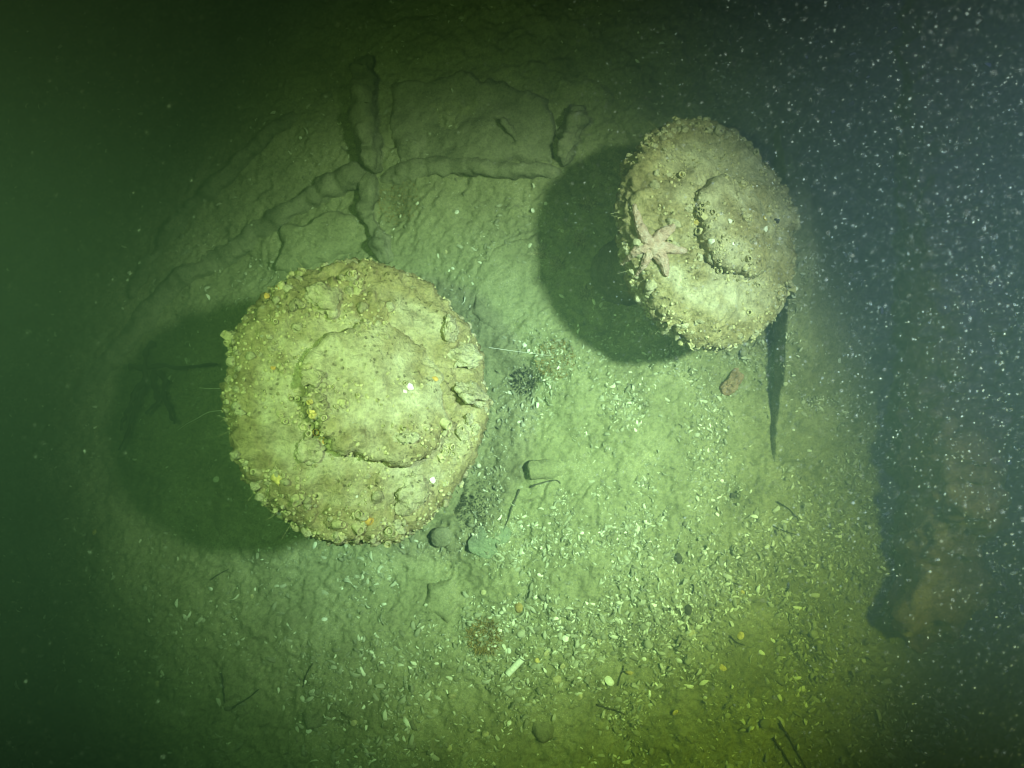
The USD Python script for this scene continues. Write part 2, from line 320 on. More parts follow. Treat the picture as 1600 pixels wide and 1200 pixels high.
def overgrown(v, f, seed, big_, fine_, rim):
    """Crust in patches: smooth silt between clumps of growth, the rim always rough."""
    v = displaced(v, f, big_, seed)
    k = np.clip(0.45 + 4.5 * fb(v, 13, 3, seed + 40), 0, 1); k = np.maximum(k, np.clip((np.hypot(v[:, 0], v[:, 1]) - rim) / 0.025, 0, 1))
    _, _, n = meshkit.arrays((v, f), True)
    d = sum(a * 2 * np.abs(fb(v, q, 2, seed + 7 * i)) for i, (q, a) in enumerate(fine_))
    return v + n * ((0.12 + 1.4 * k) * d)[:, None], k
def growth_map(prim, k):
    UsdGeom.PrimvarsAPI(prim).CreatePrimvar('growth', Sdf.ValueTypeNames.FloatArray, 'vertex').Set(Vt.FloatArray.FromNumpy(k.astype(np.float32)))
PROF_HEAD = [(0.15, 0.0), (0.19, 0.005), (0.215, 0.02), (0.224, 0.05), (0.225, 0.075), (0.216, 0.092), (0.19, 0.104), (0.155, 0.112), (0.12, 0.117), (0.06, 0.119), (0.0, 0.12)]
def bollard(px, py, depth, label, seed, cap_off, spin, cap_r, nb, bright, sx, sy):
    head_c = PD(px, py, depth)                                  # centre of the face, on the plane of the lip
    Rm = frame(AXIS, (0, 1, 0))
    up = head_c[2] / AXIS[2]                                    # metres along the axis down to the mud
    origin = head_c - AXIS * up
    root = thing('bollard', label, 'bollard', 'two mooring bollards of the wreck', matrix=xform(Rm, origin))
    top = up - 0.09                                             # underside of the head in local z
    sv, sf = revolve([(0.085, -0.15), (0.08, 0.05), (0.08, top + 0.02)], 120, 0.03, seed)
    obj('stem', (displaced(sv, sf, ((20, 0.006), (70, 0.004)), seed), sf), STEM, root, True)
    hv, hf = revolve(PROF_HEAD, 330, 0.035, seed + 1); hv = hv * [sx, sy, 1.0] + [0, 0, top]
    hv, hk = overgrown(hv, hf, seed + 2, ((9, 0.014), (24, 0.014)), ((62, 0.011), (150, 0.0055)), 0.175); growth_map(obj('head', (hv, hf), HEAD, root, True), hk)
    cr = cap_r
    cv, cf = revolve([(cr * 0.95, -0.012), (cr * 0.985, 0.0), (cr * 1.01, 0.019), (cr * 0.96, 0.028), (cr * 0.8, 0.034), (cr * 0.4, 0.037), (0.0, 0.038)], 240, 0.27, seed + 3)
    cv[:, 2] += 0.25 * 0.0 + np.where(cv[:, 2] > 0, cap_off[2] * (cv[:, 0] * math.cos(spin) + cv[:, 1] * math.sin(spin)) / cr, 0)
    cv = cv + [cap_off[0], cap_off[1], top + 0.118]
    cv, ck = overgrown(cv, cf, seed + 4, ((10, 0.008), (28, 0.010)), ((70, 0.007), (160, 0.0035)), 9.0); growth_map(obj('cap', (cv, cf), HEAD, root, True), ck)
    # growth: sampled over head and cap
    skin = surface_of([(hv, hf), (cv, cf)])
    g = np.random.default_rng(seed + 9)
    pts, fid = trimesh.sample.sample_surface(skin, 9000, seed=seed + 5)
    nrm = skin.face_normals[fid]
    ok = (pts[:, 2] > top + 0.01) & (fb(pts, 14, 3, seed + 6) * 1.5 + 0.10 * (np.hypot(pts[:, 0], pts[:, 1]) > 0.19) > g.uniform(-0.05, 0.16, len(pts)))
    pts, nrm = pts[ok], nrm[ok]
    order = g.permutation(len(pts)); pts, nrm = pts[order], nrm[order]
    from scipy.spatial import cKDTree
    seeds = pts[:46]; dist, who = cKDTree(seeds).query(pts); near_ = np.flatnonzero(dist < 0.004 + 0.016 * np.array([((w * 37) % 11) / 10 for w in who]))
    pick = near_[g.permutation(len(near_))][:205]; lone = np.setdiff1d(np.arange(len(pts)), pick); lone = lone[g.permutation(len(lone))]
    sel = np.concatenate([pick, lone[:240 - len(pick)], lone[240 - len(pick):]]); pts, nrm = pts[sel], nrm[sel]
    small_v, small_f, off = [], [], 0
    k = 0
    for i in range(min(len(pts), nb)):
        r = 0.0028 + 0.0058 * g.random() ** 1.5 if i < 240 else g.uniform(0.0016, 0.0036)
        n = nrm[i] + g.normal(0, 0.25, 3); fr = frame(n, (0.3, 0.9, 0.1)); fr = fr @ np.array([[math.cos(i), -math.sin(i), 0], [math.sin(i), math.cos(i), 0], [0, 0, 1]])
        if i < 240 or g.random() < 0.35:
            bv, bf = cone_ring(r, r * g.uniform(0.8, 1.6), 9 if i < 240 else 7, g.uniform(0.5, 0.72), g.normal(0, 0.3), i + seed)
        else:
            bv, bf = LUMPS[i % 24]; bv = bv * [r, r, r * g.uniform(0.5, 1.4)]
        bv = bv @ fr.T + pts[i]
        if i < 240:
            u = g.random(); left = (pts[i] @ Rm.T)[0] < -0.12
            mt = BARNO if u < (0.04 if left else 0.004) else BARNY if u < (0.3 if left else 0.05) else BARN
            obj('barnacle', (bv, bf), mt, root, 40)
        else:
            small_v.append(bv); small_f.append(bf + off); off += len(bv)
    c = obj('barnacle_crust', (np.vstack(small_v), np.vstack(small_f)), BARN, root, 40); tag(c, kind='stuff')
    # clumps of growth where the crust is thick
    cl_v, cl_f, off = [], [], 0
    m_ = np.flatnonzero((fb(pts, 13, 3, seed + 42) > 0.02) | (np.hypot(pts[:, 0], pts[:, 1]) > 0.2))[:420]
    for i in m_:
        r = 0.003 + 0.008 * g.random() ** 2; lv, lf = CLUMPS[i % 24]; fr = frame(nrm[i] + g.normal(0, 0.3, 3), (0.3, 0.9, 0.1))
        lv = (lv * [r, r * g.uniform(0.6, 1), r * g.uniform(0.4, 0.9)]) @ fr.T + pts[i]; cl_v.append(lv); cl_f.append(lf + off); off += len(lv)
    tag(obj('growth_clump', (np.vstack(cl_v), np.vstack(cl_f)), HEAD, root, True), kind='stuff')
    # ragged spikes of growth hanging from the rim
    rim, off = [], 0
    ang = np.array([a for a in g.uniform(0, 2 * np.pi, 900) if meshkit.fbm(np.array([math.cos(a) * 4 + 9, math.sin(a) * 4 + 9, seed]), 3, seed) + g.uniform(-.12, .12) > 0.47])
    sp_v, sp_f = [], []
    for i, a in enumerate(ang):
        z = top + g.uniform(0.01, 0.085); r0 = 0.220 - 0.03 * max(0, (0.03 - (z - top)) / 0.03)
        L = g.uniform(0.005, 0.015) * (1.7 if g.random() < 0.15 else 0.9); wv = L * g.uniform(0.45, 0.95)
        d = np.array([math.cos(a), math.sin(a), g.normal(-0.1, 0.45)]); d /= np.linalg.norm(d)
        fr = frame(d, (0.1, 0.2, 0.95))
        lv, lf = LUMPS[i % 24]; lv = lv * [wv, wv, L * 0.75]
        lv[:, :2] *= (1 - 0.55 * np.clip(lv[:, 2:] / L, 0, 1))
        lv = lv @ fr.T + np.array([r0 * sx * math.cos(a), r0 * sy * math.sin(a), z]); sp_v.append(lv); sp_f.append(lf + off); off += len(lv)
    tag(obj('rim_growth', (np.vstack(sp_v), np.vstack(sp_f)), HEAD, root, True), kind='stuff')
    # fine hydroid hairs
    cur, cnt, wid = [], [], []
    for i in range(90):
        a = g.uniform(0, 2 * np.pi); z = top + g.uniform(0.0, 0.09)
        p0 = np.array([0.22 * sx * math.cos(a), 0.22 * sy * math.sin(a), z]); d = np.array([math.cos(a), math.sin(a), g.normal(0, 0.5)]); L = g.uniform(0.008, 0.03)
        b = g.normal(0, 0.3, 3)
        for t in (0, 0.33, 0.66, 1.0): cur.append(p0 + d * L * t + b * L * t * t)
        cnt.append(4); wid.append(g.uniform(0.0003, 0.0006))
    base = str(root.GetPath())
    bc = UsdGeom.BasisCurves.Define(stage, base + '/hydroid_hair'); bc.CreateTypeAttr('linear'); bc.CreateCurveVertexCountsAttr(cnt)
    bc.CreatePointsAttr(Vt.Vec3fArray.FromNumpy(np.array(cur, np.float32))); bc.CreateWidthsAttr(Vt.FloatArray([float(w) for w in np.repeat(wid, 4)])); bc.SetWidthsInterpolation('vertex')
    UsdShade.MaterialBindingAPI.Apply(bc.GetPrim()).Bind(BARN); tag(bc.GetPrim(), kind='stuff')
    # pale growths at given pixels
    inv = np.linalg.inv(np.column_stack([Rm, ]))
    ri = trimesh.ray.ray_triangle.RayMeshIntersector(skin)
    o_l = (CAM - origin) @ Rm
    def hit(qx, qy):
        d = ray(qx, qy) @ Rm; d /= np.linalg.norm(d)
        loc, _, tri = ri.intersects_location([o_l], [d], multiple_hits=True)
        if not len(loc): return None, None
        j = np.argmin(np.linalg.norm(loc - o_l, axis=1)); return loc[j], skin.face_normals[tri[j]]
    for j, (qx, qy, r, mt, nm) in enumerate(bright):
        p0, n0 = hit(qx, qy)
        if p0 is None: continue
        bv, bf = lump(r, j + seed, 4 if mt is HEAD else 2, 0.75, (1, 0.85, 0.4))
        if mt is HEAD: bv = displaced(bv, bf, ((45, 0.006), (110, 0.005), (240, 0.002)), j + seed)
        obj(nm, (bv @ frame(n0, (0.3, 0.9, 0.1)).T + p0 + n0 * r * 0.2, bf), mt, root, True)
    return root, Rm, origin, skin, hit

b1 = bollard(575, 621, 1.395, 'near bollard, larger and brightest, a round encrusted head with a raised off-centre cap', 100, (0.0, 0.0, 0.020), 3.8, 0.126, 1900,
             [(640, 605, 0.0075, WHITE, 'pale_growth'), (632, 612, 0.004, WHITE, 'pale_growth'), (557, 776, 0.003, WHITE, 'pale_growth'), (675, 750, 0.006, WHITE, 'pale_growth'), (730, 655, 0.014, HEAD, 'crust_lump'),
              (742, 672, 0.010, HEAD, 'crust_lump'), (722, 680, 0.011, HEAD, 'crust_lump'), (630, 685, 0.018, HEAD, 'crust_lump'), (490, 590, 0.016, HEAD, 'crust_lump'), (724, 560, 0.030, HEAD, 'crust_flake'), (733, 622, 0.034, HEAD, 'crust_flake'), (700, 515, 0.024, HEAD, 'crust_flake'), (640, 770, 0.034, HEAD, 'crust_flake'), (480, 700, 0.024, HEAD, 'crust_flake'), (505, 470, 0.03, HEAD, 'crust_flake'), (437, 448, 0.006, BARNO, 'orange_growth'), (416, 462, 0.005, BARNO, 'orange_growth'),
              (427, 575, 0.004, BARNO, 'orange_growth'), (680, 592, 0.005, BARNO, 'orange_growth')], 0.985, 1.10)
b2 = bollard(1122, 358, 1.63, 'far bollard with a starfish draped over its head, a dark shadow at its left', 200, (0.006, 0.0, 0.009), 3.6, 0.097, 1500,
             [(1112, 377, 0.0065, WHITE, 'pale_growth'), (1141, 345, 0.005, WHITE, 'pale_growth'), (1145, 381, 0.004, WHITE, 'pale_growth'), (1194, 341, 0.006, BARNY, 'pale_growth'), (1195, 358, 0.006, WHITE, 'pale_growth'),
              (1213, 345, 0.0065, DARKWEED, 'dark_knob')], 0.91, 1.035)

# ------------------------------------------------------------------ starfish on the far bollard
import manifold3d as m3
hit2 = b2[4]; Rm2, org2 = b2[1], b2[2]
def on_far(qx, qy, lift, last):
    p0, n0 = hit2(qx, qy)
    if p0 is None:
        d = ray(qx, qy); t = last[1] + 0.004
        return CAM + d * (t / FPX), t
    w = org2 + Rm2 @ (p0 + np.array([0, 0, lift])); return w, float((w - CAM) @ ahead_w)
def ball(p, r):
    return m3.Manifold.sphere(float(r), 18).translate([float(x) for x in p])
arms = [[(1015, 386), (1001, 366), (994, 345), (989, 323)], [(1015, 386), (1030, 369), (1042, 361), (1050, 354)], [(1015, 386), (1034, 387), (1050, 392), (1068, 393)],
        [(1015, 386), (1028, 400), (1035, 414), (1038, 430)], [(1015, 386), (1009, 404), (1002, 418), (992, 431)], [(1015, 386), (996, 391), (983, 401), (972, 413)]]
wide = [0.0108, 0.0124, 0.0110, 0.0124, 0.0082, 0.0086]
from scipy.interpolate import PchipInterpolator
pieces = []
for arm, wd in zip(arms, wide):
    a = np.array(arm, float); s_ = np.linspace(0, len(a) - 1, 12); q = PchipInterpolator(np.arange(len(a)), a)(s_)
    last, pp = (None, 1.6), []
    for i, (x, y) in enumerate(q):
        w, dep = on_far(x, y, 0.006, last); last = (w, dep); pp.append(w)
    pp = np.array(pp); pp[1:-1] = (pp[:-2] + pp[1:-1] + pp[2:]) / 3
    rad = wd * np.interp(np.linspace(0, 1, 12), [0, 0.35, 0.8, 1], [1.0, 1.0, 0.62, 0.36])
    for i in range(11): pieces.append(m3.Manifold.batch_hull([ball(pp[i], rad[i]), ball(pp[i + 1], rad[i + 1])]))
body = m3.Manifold.batch_boolean(pieces, m3.OpType.Add).refine_to_length(0.0028)
bm = body.to_mesh(); sm = trimesh.Trimesh(bm.vert_properties[:, :3], bm.tri_verts)
trimesh.smoothing.filter_taubin(sm, iterations=14)
sv = displaced(np.array(sm.vertices), np.array(sm.faces), ((360, 0.0030), (140, 0.0018)), 77)
tag(obj('starfish', (sv, np.array(sm.faces)), STAR, smooth=True), 'pale pink starfish with six arms draped over the rim of the far bollard', 'starfish')

# ------------------------------------------------------------------ small things on the mud
def tube(points, radii, sides=6):
    p = np.asarray(points, float); t = np.gradient(p, axis=0); t /= np.linalg.norm(t, axis=1, keepdims=True) + 1e-12
    a = np.cross(t, [0.31, 0.22, 0.92]); a /= np.linalg.norm(a, axis=1, keepdims=True); b = np.cross(t, a)
    ang = np.arange(sides) * 2 * np.pi / sides; r = np.broadcast_to(radii, (len(p),))
    vv = p[:, None] + r[:, None, None] * (np.cos(ang)[None, :, None] * a[:, None] + np.sin(ang)[None, :, None] * b[:, None])
    f = grid_faces(len(p), sides, True); n = len(p)
    caps = [[0, j + 1, j] for j in range(1, sides - 1)] + [[(n - 1) * sides, (n - 1) * sides + j, (n - 1) * sides + j + 1] for j in range(1, sides - 1)]
    return vv.reshape(-1, 3), np.vstack([f, caps])
def lying(pts, lift=0.003, n=24, wob=0.003, seed=0):
    a = np.array(pts, float); q = PchipInterpolator(np.arange(len(a)), a)(np.linspace(0, len(a) - 1, n)) if len(a) > 2 else np.linspace(a[0], a[-1], n)
    w = np.array([P(x, y) for x, y in q]); w[:, :2] += wob * 2 * np.column_stack([fb(w, 25, 3, seed), fb(w, 25, 3, seed + 4)])
    w[:, 2] = floor_height(w[:, 0], w[:, 1]) + np.broadcast_to(lift, (n,)); return w
def joined(parts):
    vs, fs, o = [], [], 0
    for vv, f in parts: vs.append(vv); fs.append(f + o); o += len(vv)
    return np.vstack(vs), np.vstack(fs)
def valve(r, seed, deep=0.42):
    """One half of a bivalve shell, dome up, with growth rings and a hinge."""
    g = np.random.default_rng(seed); n, k = 16, 6; rows = []
    for i in range(k):
        u = i / (k - 1); a = np.linspace(0, 2 * np.pi, n, endpoint=False)
        ex = 1 + 0.25 * np.cos(a); rr = r * u * ex * (1 + 0.03 * (i % 2)); z = r * deep * (1 - u ** 2.2) * 1.0
        rows.append(np.column_stack([rr * np.cos(a) - r * 0.25 * (1 - u), rr * np.sin(a) * 0.86, z + 0 * a]))
    low = [row * [0.93, 0.93, 1] - [0, 0, r * 0.08] for row in rows[::-1]]
    vv = np.vstack(rows + low); return vv, grid_faces(2 * k, n, True)
def turned(mesh, yaw, tilt, roll, at):
    cy, sy, ct, st, cr_, sr = math.cos(yaw), math.sin(yaw), math.cos(tilt), math.sin(tilt), math.cos(roll), math.sin(roll)
    A = np.array([[cy, -sy, 0], [sy, cy, 0], [0, 0, 1]]) @ np.array([[ct, 0, st], [0, 1, 0], [-st, 0, ct]]) @ np.array([[1, 0, 0], [0, cr_, -sr], [0, sr, cr_]])
    return mesh[0] @ A.T + at, mesh[1]
big = [(885, 995, 8, WHITE), (984, 1051, 9, BARNY), (936, 1000, 8, BARN), (810, 951, 11, TUFT), (1082, 988, 8, BARN), (1157, 991, 8, BARNY), (868, 1062, 10, BARN), (905, 1086, 9, BARN), (856, 1019, 9, BARN), (795, 1130, 6, WHITE),
       (760, 1146, 7, BARN), (552, 1129, 8, BARN), (484, 1141, 6, WHITE), (330, 920, 6, WHITE), (393, 931, 5, BARN), (246, 1067, 6, BARN), (506, 967, 6, WHITE), (1060, 1032, 7, WHITE), (1128, 1042, 8, BARNY), (706, 1088, 9, BARN),
       (1160, 925, 6, BARNY), (1056, 1112, 7, BARNY), (702, 1170, 7, BARN), (995, 905, 6, WHITE), (795, 928, 6, BARN), (757, 926, 6, BARN), (984, 899, 6, WHITE), (880, 1040, 6, BARN), (839, 1031, 6, BARNY), (795, 1018, 6, WHITE),
       (763, 1033, 5, BARN), (148, 832, 6, BARNY), (713, 332, 5, WHITE), (697, 393, 5, BARN), (708, 420, 4, WHITE), (833, 330, 5, WHITE), (852, 318, 4, WHITE), (480, 316, 5, WHITE), (448, 375, 5, WHITE), (820, 540, 5, WHITE), (826, 548, 5, WHITE)]
MARKS = {'near bollard': (560, 620), 'far bollard': (1107, 365), 'razor shell': (805, 1040), 'flat stone at the bottom': (848, 1145), 'fuzzy orange brown tuft': (757, 995), 'pale blue green sponge': (765, 843), 'buried pipe': (835, 735),
         'reddish sponge': (1143, 598), 'straight upright post': (573, 180), 'branching weed in the shadow': (245, 600), 'bottom right pair of twigs': (1230, 1160), 'upright twig at lower left': (349, 1075), 'curved twig at the bottom': (955, 1108),
         'tuft between the bollards': (868, 562), 'starfish': (1015, 385), 'lower end of the plate edge': (1212, 740), 'flat stone at bottom left': (490, 1130), 'bent strap': (810, 230), 'side rail': (1450, 800), 'cable in the upper left': (400, 240), 'left end of the curved rib': (120, 625)}
COLOUR = {id(WHITE): 'white', id(BARNY): 'yellow', id(BARN): 'pale brown', id(TUFT): 'brownish yellow'}
free, shell_label = {}, {}
for rank, word in enumerate(('closest', 'second closest', 'third closest', 'fourth closest', 'fifth closest', 'sixth closest', 'seventh closest')):
    for mark, (mx, my) in MARKS.items():
        for cid, col in COLOUR.items():
            same = sorted((math.hypot(b[0] - mx, b[1] - my), n) for n, b in enumerate(big) if id(b[3]) == cid)
            if rank < len(same) and same[rank][1] not in shell_label: shell_label[same[rank][1]] = f'{col} shell, {word} of its colour to the {mark}'
for i, (x, y, r, mt) in enumerate(big):
    g = np.random.default_rng(300 + i); p = F(x, y); r = r * 0.00115
    white = mt is WHITE
    o = obj('seashell', turned(valve(r, i), g.uniform(0, 6.28), g.normal(0, 0.45), g.normal(0, 0.45), p + [0, 0, r * 0.15]), mt, smooth=40)
    tag(o, 'large brownish yellow shell in the shell gravel above the pale shell stick' if mt is TUFT else shell_label[i], 'shell', 'shells scattered on the mud')
a0, a1 = F(793, 1053), F(818, 1027); ax = a1 - a0; Lr = np.linalg.norm(ax); fr = frame(ax, (0, 0, 1)); fr = fr[:, [2, 0, 1]]
cs, th = [], np.linspace(-1.5, 1.5, 9)
rows = [np.column_stack([np.full(9, x * Lr), 0.0065 * np.sin(th) * 1.15, 0.0065 * np.cos(th)]) for x in np.linspace(0, 1, 8)]
rows2 = [np.column_stack([r_[:, 0], r_[:, 1] * 0.8, r_[:, 2] * 0.8]) for r_ in rows]
vv = np.vstack([np.vstack([a, b[::-1]]) for a, b in zip(rows, rows2)]); frz = np.column_stack([ax / Lr, np.cross([0, 0, 1], ax / Lr), [0, 0, 1]])
tag(obj('razor_clam', (vv @ frz.T + a0 + [0, 0, 0.003], grid_faces(8, 18, True)), WHITE, smooth=40), 'pale straight razor shell like a short white stick on the mud', 'shell')

# shell gravel: nobody could count it
def instancer(name, protos, mat, pos, quat, scale, idx, label, cat):
    pi = UsdGeom.PointInstancer.Define(stage, f'{W}/{name}'); paths = []
    for i, (vv, f) in enumerate(protos):
        m = usdkit.mesh(stage, f'{W}/{name}/grain_{i + 1:03d}' if i else f'{W}/{name}/grain', (vv, f), mat, smooth=True); paths.append(m.GetPath())
    pi.CreatePrototypesRel().SetTargets(paths)
    pi.CreatePositionsAttr(Vt.Vec3fArray.FromNumpy(pos.astype(np.float32))); pi.CreateScalesAttr(Vt.Vec3fArray.FromNumpy(scale.astype(np.float32)))
    pi.CreateProtoIndicesAttr(Vt.IntArray.FromNumpy(idx.astype(np.int32)))
    pi.CreateOrientationsAttr(Vt.QuathArray.FromNumpy(quat[:, [1, 2, 3, 0]].astype(np.float16)))
    return tag(pi.GetPrim(), label, cat, kind='stuff')
def quats(yaw, tilt, az):
    q1 = np.stack([np.cos(yaw / 2), 0 * yaw, 0 * yaw, np.sin(yaw / 2)], 1); q2 = np.stack([np.cos(tilt / 2), np.cos(az) * np.sin(tilt / 2), np.sin(az) * np.sin(tilt / 2), 0 * yaw], 1)
    w1, x1, y1, z1 = q2.T; w2, x2, y2, z2 = q1.T
    return np.stack([w1 * w2 - x1 * x2 - y1 * y2 - z1 * z2, w1 * x2 + x1 * w2 + y1 * z2 - z1 * y2, w1 * y2 - x1 * z2 + y1 * w2 + z1 * x2, w1 * z2 + x1 * y2 - y1 * x2 + z1 * w2], 1)
def sliver(seed):
    vv, f = lump(1.0, seed, 1, 0.7, (1.15, 0.42, 0.16)); vv[:, 2] += 0.35 * (1 - vv[:, 0] ** 2) - 0.25; return vv, f
N = 230000
qx, qy = rng.uniform(-60, 1660, N), rng.uniform(-60, 1260, N)
d0 = np.exp(-((qx - 1020) / 330) ** 2 - ((qy - 800) / 290) ** 2)
dens = 0.06 + 0.85 * d0 + 0.10 * np.exp(-((qx - 800) / 600) ** 2 - ((qy - 1000) / 350) ** 2)
cl = meshkit.fbm(np.column_stack([qx / 70, qy / 70, 0 * qx + 3]), 4, 5)
dens *= np.clip((cl - 0.34) * 5, 0.05, 2.0)
ok = rng.random(N) < dens; qx, qy = qx[ok], qy[ok]
dd = np.column_stack([qx - CX, qy - CY, np.full(len(qx), FPX)]) @ R.T; pos = CAM - dd * (CAM[2] / dd[:, 2:3]); pos[:, 2] = floor_height(pos[:, 0], pos[:, 1]) + 0.0012 + ledge(pos[:, 0], pos[:, 1])[0]
sz = np.clip(rng.lognormal(math.log(0.0021), 0.62, len(pos)), 0.0009, 0.009) * (1 + 0.45 * np.clip((qy - 780) / 250, 0, 1)); k = len(pos)
protos = [sliver(i) for i in range(6)] + [valve(1.0, 3, 0.5), valve(0.9, 4, 0.35)]
instancer('shell_gravel', protos, SHELL, pos, quats(rng.uniform(0, 6.28, k), np.abs(rng.normal(0, 0.75, k)), rng.uniform(0, 6.28, k)), np.column_stack([sz, sz, sz]), rng.choice(8, k, p=[.157] * 6 + [.029] * 2), 'pale broken shell gravel strewn over the mud', 'shell gravel')

# twigs and dark weed
for i, (pts, r, lab) in enumerate([
        ([(813, 764), (803, 785), (795, 805), (787, 830)], 0.0024, 'dark straight twig right below the half buried pipe'),
        ([(1213, 783), (1232, 795), (1247, 812)], 0.0018, 'thin dark twig near the lower end of the broad plate, upper of two'),
        ([(1208, 820), (1224, 828), (1242, 834)], 0.0016, 'thin dark twig near the lower end of the broad plate, lower of two'),
        ([(345, 1050), (349, 1080), (352, 1100)], 0.0022, 'short upright dark twig at the lower left'),
        ([(360, 1108), (380, 1096), (402, 1080)], 0.0022, 'slanting dark twig at the lower left, beside a short upright one'),
        ([(932, 1101), (955, 1108), (978, 1114)], 0.0024, 'dark curved twig on the mud at the bottom, right of the flat stone'),
        ([(1137, 990), (1148, 1000), (1160, 1005)], 0.0018, 'short dark twig beside a yellow shell at the right'),
        ([(1215, 1125), (1240, 1165), (1258, 1200)], 0.003, 'longer dark twig at the bottom right, right one of a pair'),
        ([(1205, 1150), (1225, 1180), (1240, 1200)], 0.003, 'longer dark twig at the bottom right, left one of a pair'),
        ([(470, 1075), (478, 1055), (490, 1035)], 0.0018, 'faint dark twig left of the bottom centre'),
        ([(330, 905), (345, 895), (358, 888)], 0.0016, 'thin dark twig by a white shell under the near bollard shadow'),
        ([(828, 762), (846, 754), (866, 751), (876, 757)], 0.002, 'thin dark twig along the lower side of the half buried pipe'),
        ([(965, 1070), (975, 1045), (976, 1040)], 0.0014, 'very small dark twig beside a yellow shell at the bottom')]):
    w = lying(pts, 0.004, 14, 0.004, i); tag(obj('twig', tube(w, np.linspace(r, r * 0.5, 14) * (1 + 0.3 * np.sin(np.arange(14) * 2.1 + i)), 6), TWIG, smooth=60), lab, 'twig')
weed = thing('dark_weed', 'dark branching weed in the shadow at the left of the near bollard', 'seaweed')
for i, pts in enumerate([[(246, 535), (242, 560), (240, 590), (236, 610)], [(215, 575), (240, 574), (290, 573), (352, 570)], [(256, 585), (268, 612), (278, 640), (288, 666)], [(240, 600), (232, 628), (222, 660), (205, 702)], [(236, 595), (222, 620), (214, 650), (210, 672)], [(250, 580), (252, 608), (258, 630), (250, 650)]]):
    w = lying(pts, np.linspace(0.025, 0.05, 18), 18, 0.012, 40 + i); obj('branch', tube(w, np.linspace(0.0075, 0.003, 18) * (1 + 0.35 * np.sin(np.arange(18) * 1.7 + i)), 7), DARKWEED, weed, 60)
def tuft(name, px, py, r, h, n, mat, label, cat, seed, thick=0.0009):
    g = np.random.default_rng(seed); p = F(px, py); parts = []
    aa, rs = g.uniform(0, 6.28, n), r * np.sqrt(g.random(n))
    bx, by = p[0] + rs * np.cos(aa), p[1] + rs * np.sin(aa); bz = floor_height(bx, by) - 0.002
    for i in range(n):
        a, rr, b = aa[i], rs[i], np.array([bx[i], by[i], bz[i]])
        dd = np.array([math.cos(a) * 0.7 * rr / r + g.normal(0, 0.3), math.sin(a) * 0.7 * rr / r + g.normal(0, 0.3), 1.0]) * h * g.uniform(0.5, 1.1)
        parts.append(tube(np.array([b, b + dd * 0.5 + g.normal(0, h * 0.08, 3), b + dd + g.normal(0, h * 0.2, 3)]), [thick, thick, thick * 0.4], 4))
    return tag(obj(name, joined(parts), mat, smooth=True), label, cat)
tuft('hydroid_tuft', 868, 562, 0.045, 0.008, 420, TUFT, 'fuzzy brown tuft on the mud between the two bollards', 'tuft', 1)
tuft('hydroid_tuft', 757, 995, 0.036, 0.012, 480, TUFT, 'fuzzy orange brown tuft near the bottom, above the pale shell stick', 'tuft', 2)
tuft('hydroid_tuft', 625, 318, 0.055, 0.006, 360, TUFT, 'flat brown tuft below the cross beam, above the near bollard', 'tuft', 3)
tuft('dark_algae', 818, 596, 0.030, 0.009, 420, DARKWEED, 'dark smudge of algae on the mud right of the near bollard', 'algae', 4)
tuft('dark_algae', 738, 800, 0.040, 0.007, 320, TWIG, 'dark algae patch at the lower right foot of the near bollard', 'algae', 5)
tuft('dark_algae', 745, 762, 0.05, 0.006, 260, TWIG, 'thin brown algae just above the pale round sponge', 'algae', 6)
for i, (x, y, lab) in enumerate([(921, 322, 'uppermost pale tuft in the far bollard shadow'), (906, 374, 'pale tuft in the far bollard shadow, second from the top'), (872, 412, 'pale tuft at the left edge of the far bollard shadow'), (917, 458, 'lowest pale tuft in the far bollard shadow'),
                                 (846, 392, 'pale tuft just outside the left edge of the far bollard shadow')]):
    tuft('pale_tuft', x, y, 0.013, 0.012, 90, BARN, lab, 'tuft', 20 + i, 0.0011)
def stone(name, px, py, r, squash, mat, label, cat, seed, yaw=0, sub=3, lift=0.3, rough=0.3):
    vv, f = lump(r, seed, sub, rough, squash); p = F(px, py); c, s_ = math.cos(yaw), math.sin(yaw)
    vv = vv @ np.array([[c, s_, 0], [-s_, c, 0], [0, 0, 1]]) + p + [0, 0, r * squash[2] * lift]
    return tag(obj(name, (displaced(vv, f, ((60, r * 0.08), (200, r * 0.03)), seed), f), mat, smooth=True), label, cat)
REDS = crust('red_sponge_skin', (0.20, 0.12, 0.075), (0.30, 0.185, 0.12), (0.36, 0.25, 0.16), scale=60, bump=0.8)
stone('red_sponge', 1143, 598, 0.034, (1.05, 0.62, 0.6), REDS, 'small reddish sponge left of the broad plate, below the far bollard', 'sponge', 31, math.radians(50), 4, 0.25, 0.95)
stone('pale_sponge', 765, 843, 0.040, (1.0, 0.9, 0.12), TEAL, 'pale blue green round sponge right below the near bollard', 'sponge', 39, 0.3, 4, -0.45, 0.6)
stone('flat_stone', 690, 838, 0.026, (1.0, 0.9, 0.45), SILT, 'small dark round stone at the lower right foot of the near bollard', 'stone', 33)
for i, (x, y, r, lab) in enumerate([(1145, 775, 0.010, 'small dark pebble in the shell gravel left of the plate end'), (1060, 873, 0.011, 'small dark pebble in the lower shell gravel'), (1075, 952, 0.011, 'small dark pebble among the shells at the bottom right of centre')]):
    stone('pebble', x, y, r, (0.8, 1.1, 0.6), TWIG, lab, 'pebble', 50 + i)
slab('stone_slab', [(812, 1130), (838, 1112), (880, 1120), (884, 1165), (832, 1178)], 0.015, SILT, 'flat dark angular stone at the bottom of the picture', 'stone', 60, fade=0.5)
slab('stone_slab', [(460, 1110), (505, 1105), (520, 1145), (470, 1158)], 0.012, SILT, 'flat dark stone at the bottom left of centre', 'stone', 61, fade=0.2)
